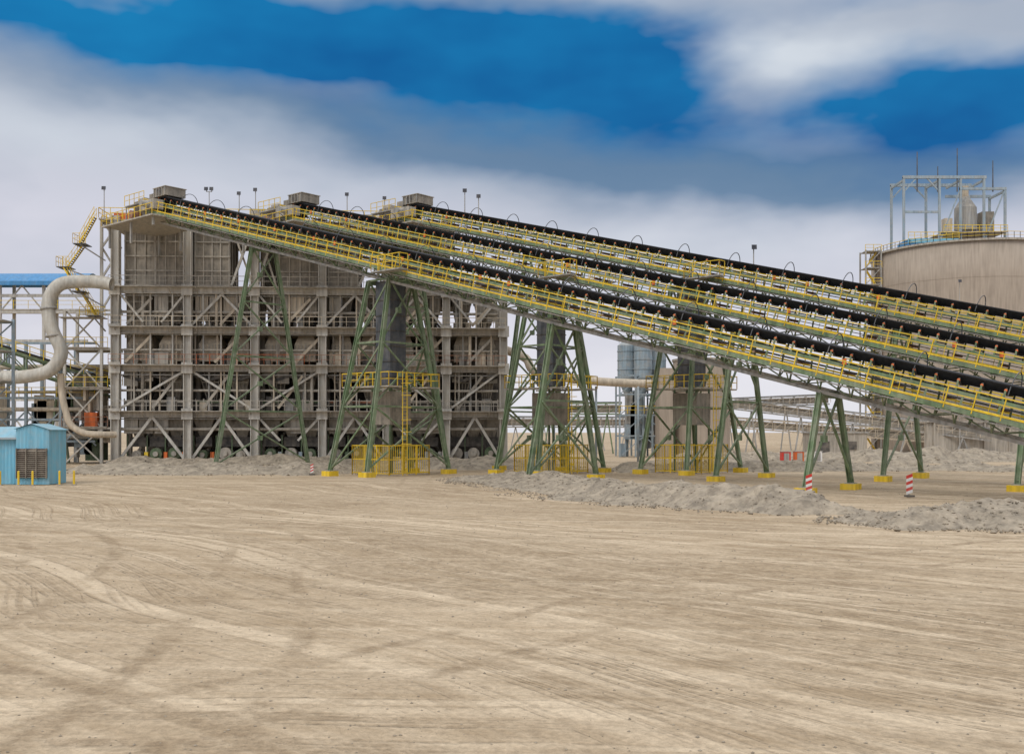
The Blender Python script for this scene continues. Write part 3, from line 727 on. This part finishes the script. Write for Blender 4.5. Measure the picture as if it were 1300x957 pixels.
# ---------------------------------------------------------------- piles
def pile(name,pts,m='gravel',res=.18,nz=.27,stones=300,seed=0,sr=1.0,hs_=.82):
    pts=[(a,c,r,h*hs_) for a,c,r,h in pts]
    xs=[p[0] for p in pts]; ys=[p[1] for p in pts]; rm=max(p[2] for p in pts)+1.8
    x0,x1,y0,y1=min(xs)-rm,max(xs)+rm,min(ys)-rm,max(ys)+rm
    nx=int((x1-x0)/res)+1; ny=int((y1-y0)/res)+1
    segs=list(zip(pts,pts[1:])) or [(pts[0],pts[0])]
    def hgt(x,y):
        best=-1
        wx=x+noise.noise(Vector((x*.35,y*.35,seed)))*1.6; wy=y+noise.noise(Vector((x*.35,y*.35,seed+9)))*1.6
        for a,c in segs:
            dx,dy=c[0]-a[0],c[1]-a[1]; L=dx*dx+dy*dy
            t=0 if L==0 else max(0,min(1,((wx-a[0])*dx+(wy-a[1])*dy)/L))
            d=math.hypot(wx-a[0]-dx*t,wy-a[1]-dy*t); r=a[2]+(c[2]-a[2])*t; h=a[3]+(c[3]-a[3])*t
            v=h*(1-(d/r)**1.25) if d<r*1.4 else -1
            best=max(best,v)
        if best<-.6: return -1
        f=max(0,min(1,best+.3))
        return best*(.8+.45*noise.noise(Vector((x*.25,y*.25,seed+4))))+nz*f*(noise.noise(Vector((x*.8,y*.8,seed)))*.9+.55*noise.noise(Vector((x*2.6,y*2.6,seed)))+.3*noise.noise(Vector((x*6,y*6,seed))))-.04
    vs=[];hs=[]
    for j in range(ny):
        for i in range(nx):
            x=x0+i*res;y=y0+j*res;z=hgt(x,y); hs.append(z); vs.append((x,y,max(z,-.12)))
    fs=[]
    for j in range(ny-1):
        for i in range(nx-1):
            a=j*nx+i
            if max(hs[a],hs[a+1],hs[a+nx],hs[a+nx+1])>-.1: fs.append((a,a+1,a+nx+1,a+nx))
    used=sorted(set(i for f in fs for i in f)); mp={o:k for k,o in enumerate(used)}
    b=MB(); b.add([vs[i] for i in used],[tuple(mp[i] for i in f) for f in fs],m)
    rnd=random.Random(seed)
    k=0; tries=0
    while k<stones and tries<stones*20:
        tries+=1
        x=rnd.uniform(x0,x1);y=rnd.uniform(y0,y1);z=hgt(x,y)
        if z<-.45: continue
        k+=1; z=max(z,0); r=rnd.uniform(.03,.09)*sr*(2 if rnd.random()<.06 else 1)
        q=[Vector((rnd.uniform(.6,1.2)*a,rnd.uniform(.6,1.2)*c,rnd.uniform(.5,.9)*d))*r+Vector((x,y,z)) for a,c,d in ((1,0,0),(0,1,0),(-1,0,0),(0,-1,0),(0,0,1),(0,0,-1))]
        b.add(q,[(0,1,4),(1,2,4),(2,3,4),(3,0,4),(1,0,5),(2,1,5),(3,2,5),(0,3,5)],m)
    return b.obj(name)
pile('gravel_pile',[(-1,78,3.5,.9),(2.8,69,4.0,1.1),(5.0,61,4.0,1.2),(7.4,55.5,3.8,1.25),(9.6,51.5,3.3,1.35),(11.7,48.5,3.2,1.6),(13.4,46.8,2.4,1.3)],stones=2400,seed=3)
pile('gravel_pile',[(14.6,41.5,1.8,.6),(16.6,40.6,2.6,1.1),(19.5,41,2.8,1.3),(23,42,2.8,1.4),(27,43,2.8,1.3)],stones=1800,seed=11)
pile('gravel_pile',[(-38,93,3.2,.9),(-31,91,4.2,1.3),(-25,92,4.2,1.1),(-19,90.5,4.2,1.4),(-13,94,2.8,.7)],stones=500,res=.3,seed=21,sr=1.5)
pile('gravel_pile',[(-11,103,3.4,1.2),(-4,104,3.6,1.6),(3,103,3.4,1.1)],stones=250,res=.3,seed=31,sr=1.5)
pile('gravel_pile',[(12,95,3,1.1),(19,98,3.4,1.2),(27,96,3,1.3),(36,100,3,.9),(46,96,3,1.1)],stones=500,res=.3,seed=41,sr=1.5)
pile('gravel_pile',[(20,120,4,1.8),(34,128,4,1.8),(50,125,4,2.2),(62,130,4,2.0)],stones=300,res=.45,seed=51,sr=2)
pile('ore_spillage',[(-43,113,2.5,1.2),(-36,113.5,2.2,1.0),(-27,114.5,2.6,1.5),(-18,115,2.4,1.1),(-8,115.5,2.6,1.3),(-2,116,2,.9)],m='gravel',stones=300,res=.3,seed=61,sr=1.5)

# ---------------------------------------------------------------- ground
def axis(f0,f1,step,far,g=1.12):
    a=list(np.arange(f0,f1,step)); s=step; x=a[-1]
    while x<far: s*=g; x+=s; a.append(x)
    return a
ys=list(np.arange(5,30,.2))+list(np.arange(30,70,.35))+axis(70,140,.9,4000,1.15)
ys=[-400,-100,-30,-10,0,3]+ys
xr=axis(0,42,.35,3500,1.12); xs=[-x for x in xr[:0:-1]]+xr
nx,ny=len(xs),len(ys); vs=[]
def gz(x,y):
    z=.10*noise.noise(Vector((x*.12,y*.12,0)))+.03*noise.noise(Vector((x*.5,y*.5,3)))
    if y<75: z+=.012*noise.noise(Vector((x*2,y*2,5)))
    return z-.05
for y in ys:
    for x in xs:
        vs.append((x,y,gz(x,y) if 4<y<200 and abs(x)<120 else 0))
fs=[(j*nx+i,j*nx+i+1,(j+1)*nx+i+1,(j+1)*nx+i) for j in range(ny-1) for i in range(nx-1)]
m=bpy.data.materials.new('sandy_ground'); m.use_nodes=True; MATS['sandy_ground']=m
nt=m.node_tree; N=nt.nodes; L=nt.links; B=N['Principled BSDF']; B.inputs['Roughness'].default_value=.95
B.inputs['Specular IOR Level'].default_value=.1
geo=N.new('ShaderNodeNewGeometry')
def noi(vec,scale,detail=6,rough=.6):
    n=N.new('ShaderNodeTexNoise'); n.inputs['Scale'].default_value=scale; n.inputs['Detail'].default_value=detail; n.inputs['Roughness'].default_value=rough
    L.new(vec,n.inputs['Vector']); return n
def mr(src,a,b_,c,d):
    n=N.new('ShaderNodeMapRange'); n.inputs[1].default_value=a;n.inputs[2].default_value=b_;n.inputs[3].default_value=c;n.inputs[4].default_value=d
    L.new(src,n.inputs[0]); return n.outputs[0]
def mth(op,a,b_=None,clamp=False):
    n=N.new('ShaderNodeMath'); n.operation=op; n.use_clamp=clamp
    for k,v in enumerate((a,b_)):
        if v is None: continue
        if isinstance(v,(int,float)): n.inputs[k].default_value=v
        else: L.new(v,n.inputs[k])
    return n.outputs[0]
pos=geo.outputs['Position']
wn=noi(pos,.03,1); vm=N.new('ShaderNodeVectorMath'); vm.operation='MULTIPLY_ADD'
vm.inputs[1].default_value=(9,9,0); L.new(wn.outputs['Color'],vm.inputs[0]); L.new(pos,vm.inputs[2]); wpos=vm.outputs[0]
def tracks(rot,across,along,loc=(0,0,0)):
    mp=N.new('ShaderNodeMapping'); mp.inputs['Rotation'].default_value=(0,0,rot); mp.inputs['Location'].default_value=loc
    L.new(wpos,mp.inputs['Vector'])
    mp2=N.new('ShaderNodeMapping'); mp2.inputs['Scale'].default_value=(along,across,0); L.new(mp.outputs[0],mp2.inputs['Vector'])
    return noi(mp2.outputs[0],1,3,.8).outputs['Fac']
f1=tracks(R(46),1.0,.014); f2=tracks(R(58),1.2,.014,(7,3,0)); f3=tracks(R(6),.9,.014,(2,9,0))
thin=lambda f: mr(mth('ABSOLUTE',mth('SUBTRACT',f,.52)),.010,.055,1,0)
lowf=noi(pos,.055,1); sc0=N.new('ShaderNodeSeparateColor'); L.new(lowf.outputs['Color'],sc0.inputs[0])
m1=mr(sc0.outputs[0],.45,.58,0,1); m2=mr(sc0.outputs[1],.46,.58,0,1); m3=mr(sc0.outputs[2],.40,.52,0,1)
tr=mth('MAXIMUM',mth('MULTIPLY',thin(f1),m3),mth('MAXIMUM',mth('MULTIPLY',thin(f2),m1),mth('MULTIPLY',thin(f3),m2)))
sw=N.new('ShaderNodeSeparateXYZ'); L.new(wpos,sw.inputs[0])
def rut(cx,cy,r0,wdt=.30):
    dx=mth('SUBTRACT',sw.outputs[0],cx+4.5); dy=mth('SUBTRACT',sw.outputs[1],cy+4.5)
    rr=mth('SQRT',mth('ADD',mth('MULTIPLY',dx,dx),mth('MULTIPLY',dy,dy)))
    a=mth('ABSOLUTE',mth('SUBTRACT',rr,r0)); a=mth('ABSOLUTE',mth('SUBTRACT',a,1.15))
    return mr(a,wdt*.4,wdt,1,0)
ruts=None
for t in ((-70,10,59.5),(-72,12,66.5),(40,76,45.5),(42,78,49.8),(-20,-30,69.5),(60,-40,84.5),(-60,-45,79)):
    r=rut(*t); ruts=r if ruts is None else mth('MAXIMUM',ruts,r)
rutn=mr(noi(pos,.22,2).outputs['Fac'],.36,.56,.15,1)
ruts=mth('MULTIPLY',ruts,rutn)
tr=mth('MAXIMUM',tr,ruts)
wide=mth('ADD',mth('MULTIPLY',mth('SUBTRACT',f1,.5),.85),mth('MULTIPLY',mth('SUBTRACT',f3,.5),.75))
brk=mr(noi(pos,2.6,3,.7).outputs['Fac'],.35,.6,.3,1)
tr=mth('MULTIPLY',tr,brk,True)
big=noi(pos,.09,3); med=noi(pos,.8,5,.7); fine=noi(pos,9,4,.75)
cr=N.new('ShaderNodeValToRGB'); cr.color_ramp.elements[0].position=.29; cr.color_ramp.elements[1].position=.66
cr.color_ramp.elements[0].color=(.385,.288,.185,1); cr.color_ramp.elements[1].color=(.63,.505,.355,1)
L.new(mth('ADD',wide,mth('ADD',mth('MULTIPLY',big.outputs['Fac'],.5),mth('MULTIPLY',med.outputs['Fac'],.5))),cr.inputs[0])
mx=N.new('ShaderNodeMix'); mx.data_type='RGBA'; mx.inputs[7].default_value=(.235,.165,.10,1)
L.new(mth('MULTIPLY',tr,.58),mx.inputs['Factor']); L.new(cr.outputs[0],mx.inputs[6])
sc=N.new('ShaderNodeVectorMath'); sc.operation='SCALE'; L.new(mx.outputs[2],sc.inputs[0]); L.new(mr(fine.outputs['Fac'],.3,.7,.78,1.2),sc.inputs['Scale'])
L.new(sc.outputs[0],B.inputs['Base Color'])
bp=N.new('ShaderNodeBump'); bp.inputs['Strength'].default_value=.8; bp.inputs['Distance'].default_value=.09
hh=mth('ADD',mth('MULTIPLY',tr,-.6),mth('ADD',mth('MULTIPLY',med.outputs['Fac'],1.0),mth('MULTIPLY',fine.outputs['Fac'],.45)))
L.new(hh,bp.inputs['Height']); L.new(bp.outputs[0],B.inputs['Normal'])
b=MB(); b.add(vs,fs,'sandy_ground'); b.obj('ground',None,True)
b=MB(); rnd=random.Random(5)
for k in range(3000):
    y=9+60*rnd.random()**1.5; x=rnd.uniform(-.6,.6)*y; r=rnd.uniform(.006,.022)*(1+y/50)
    q=[Vector((rnd.uniform(.6,1.3)*a,rnd.uniform(.6,1.3)*c,rnd.uniform(.4,.8)*d))*r+Vector((x,y,gz(x,y)+r*.2)) for a,c,d in ((1,0,0),(0,1,0),(-1,0,0),(0,-1,0),(0,0,1),(0,0,-1))]
    b.add(q,[(0,1,4),(1,2,4),(2,3,4),(3,0,4),(1,0,5),(2,1,5),(3,2,5),(0,3,5)],'gravel')
b.obj('loose_stones')

# ---------------------------------------------------------------- world
SE,SR=R(50),R(215)
w=bpy.data.worlds.new('World'); scn.world=w; w.use_nodes=True
try: w.cycles.sampling_method='MANUAL'; w.cycles.sample_map_resolution=256
except Exception: pass
nt=w.node_tree; N=nt.nodes; L=nt.links; bg=N['Background']; bg.inputs['Strength'].default_value=.1
sky=N.new('ShaderNodeTexSky'); sky.sky_type='NISHITA'; sky.sun_disc=False; sky.sun_elevation=SE; sky.sun_rotation=SR
tc=N.new('ShaderNodeTexCoord'); d=tc.outputs['Generated']
sp=N.new('ShaderNodeSeparateXYZ'); L.new(d,sp.inputs[0])
az=mth('ARCTAN2',sp.outputs[0],sp.outputs[1]); el=mth('ARCSINE',sp.outputs[2])
cc=N.new('ShaderNodeCombineXYZ'); L.new(mth('MULTIPLY',az,1.0),cc.inputs[0]); L.new(mth('MULTIPLY',el,2.2),cc.inputs[1])
n1=noi(cc.outputs[0],5.0,4,.55); s1=N.new('ShaderNodeSeparateColor'); L.new(n1.outputs['Color'],s1.inputs[0])
azw=mth('ADD',az,mth('MULTIPLY',mth('SUBTRACT',s1.outputs[0],.5),.20)); elw=mth('ADD',el,mth('MULTIPLY',mth('SUBTRACT',s1.outputs[1],.5),.075))
def blob(a,e,ra,re,amp):
    x=mth('DIVIDE',mth('SUBTRACT',azw,a),ra); y=mth('DIVIDE',mth('SUBTRACT',elw,e),re)
    return mth('MULTIPLY',mth('EXPONENT',mth('MULTIPLY',mth('ADD',mth('MULTIPLY',x,x),mth('MULTIPLY',y,y)),-1)),amp)
def sumb(lst):
    r=None
    for t in lst:
        bb=blob(*t); r=bb if r is None else mth('ADD',r,bb)
    return r
blue=sumb([(-.42,.355,.16,.028,1.1),(-.24,.365,.20,.036,1.3),(-.07,.352,.15,.040,1.3),(.06,.328,.13,.036,1.1),(.13,.378,.10,.03,.7),(.18,.293,.14,.028,.9),(.45,.275,.13,.045,1.2),(.37,.315,.10,.025,.6),(.38,.390,.11,.016,.6)])
dark=sumb([(-.15,.305,.22,.03,.75),(.00,.272,.20,.038,1.1),(.20,.245,.16,.034,1.0),(.40,.230,.16,.038,1.0),(-.38,.315,.2,.02,.5),(-.1,.39,.25,.018,.5)])
white=sumb([(.25,.352,.09,.024,.9),(.34,.335,.07,.02,.5),(-.40,.275,.18,.03,.6),(-.2,.235,.16,.02,.3),(.16,.18,.2,.035,.5),(.10,.402,.06,.010,.4),(-.33,.412,.07,.008,.4)])
n2=noi(cc.outputs[0],3.0,4,.55)
n3v=N.new('ShaderNodeVectorMath'); n3v.operation='ADD'; n3v.inputs[1].default_value=(4,7,2); L.new(cc.outputs[0],n3v.inputs[0]); n3=noi(n3v.outputs[0],6.0,4,.5)
ramp=N.new('ShaderNodeValToRGB'); e=ramp.color_ramp.elements
e[0].position=0; e[0].color=(.78,.78,.83,1); e[1].position=1; e[1].color=(.74,.74,.75,1)
x=e.new(.10); x.color=(.75,.73,.80,1); x=e.new(.19); x.color=(.64,.64,.72,1); x=e.new(.27); x.color=(.51,.54,.62,1); x=e.new(.34); x.color=(.39,.45,.55,1)
x=e.new(.5); x.color=(.62,.64,.68,1)
L.new(mr(el,0,1.0,0,1),ramp.inputs[0])
def mix(f,a,b_):
    n=N.new('ShaderNodeMix'); n.data_type='RGBA'; L.new(f,n.inputs['Factor'])
    for k,v in ((6,a),(7,b_)):
        if isinstance(v,tuple): n.inputs[k].default_value=(*v,1)
        else: L.new(v,n.inputs[k])
    return n.outputs[2]
c=ramp.outputs[0]
c=mix(mth('MULTIPLY',mr(n2.outputs['Fac'],.40,.66,0,.7),mr(el,.02,.2,.4,1)),c,(.36,.41,.50))
c=mix(mth('MULTIPLY',dark,.9,True),c,(.12,.21,.34))
c=mix(mth('MULTIPLY',white,mr(n3.outputs['Fac'],.32,.62,.35,.95),True),c,(.66,.71,.77))
bm=mth('MULTIPLY',blue,mr(n3.outputs['Fac'],.3,.66,1.25,.55),True)
deep=mix(mr(n2.outputs['Fac'],.35,.65,0,1),(.0,.10,.31),(.005,.20,.46))
c=mix(mr(bm,.10,1.0,0,1),c,deep)
gain=mth('MULTIPLY',mr(el,.5,1.3,1.05,2.1),mr(sp.outputs[1],0,-1,1.0,1.5))
sv=N.new('ShaderNodeVectorMath'); sv.operation='SCALE'; L.new(mth('MULTIPLY',gain,10.0),sv.inputs['Scale']); L.new(c,sv.inputs[0])
mf=N.new('ShaderNodeMix'); mf.data_type='RGBA'; mf.inputs['Factor'].default_value=.05; L.new(sv.outputs[0],mf.inputs[6]); L.new(sky.outputs[0],mf.inputs[7])
L.new(mf.outputs[2],bg.inputs['Color'])
# ---------------------------------------------------------------- sun
sd=bpy.data.lights.new('sun','SUN'); sd.energy=1.15; sd.angle=R(22); sd.color=(1,.965,.91)
so=bpy.data.objects.new('sun',sd); scn.collection.objects.link(so)
dirv=Vector((math.sin(SR)*math.cos(SE),math.cos(SR)*math.cos(SE),math.sin(SE)))
so.rotation_euler=dirv.to_track_quat('Z','Y').to_euler(); so.location=(-40,-40,60)
# ---------------------------------------------------------------- camera
cd=bpy.data.cameras.new('camera'); cd.lens=36; cd.sensor_width=36; cd.shift_y=.0535; cd.clip_end=6000; cd.clip_start=.1
co=bpy.data.objects.new('camera',cd); scn.collection.objects.link(co); co.location=(0,0,3.6); co.rotation_euler=(R(90),0,0)
scn.camera=co
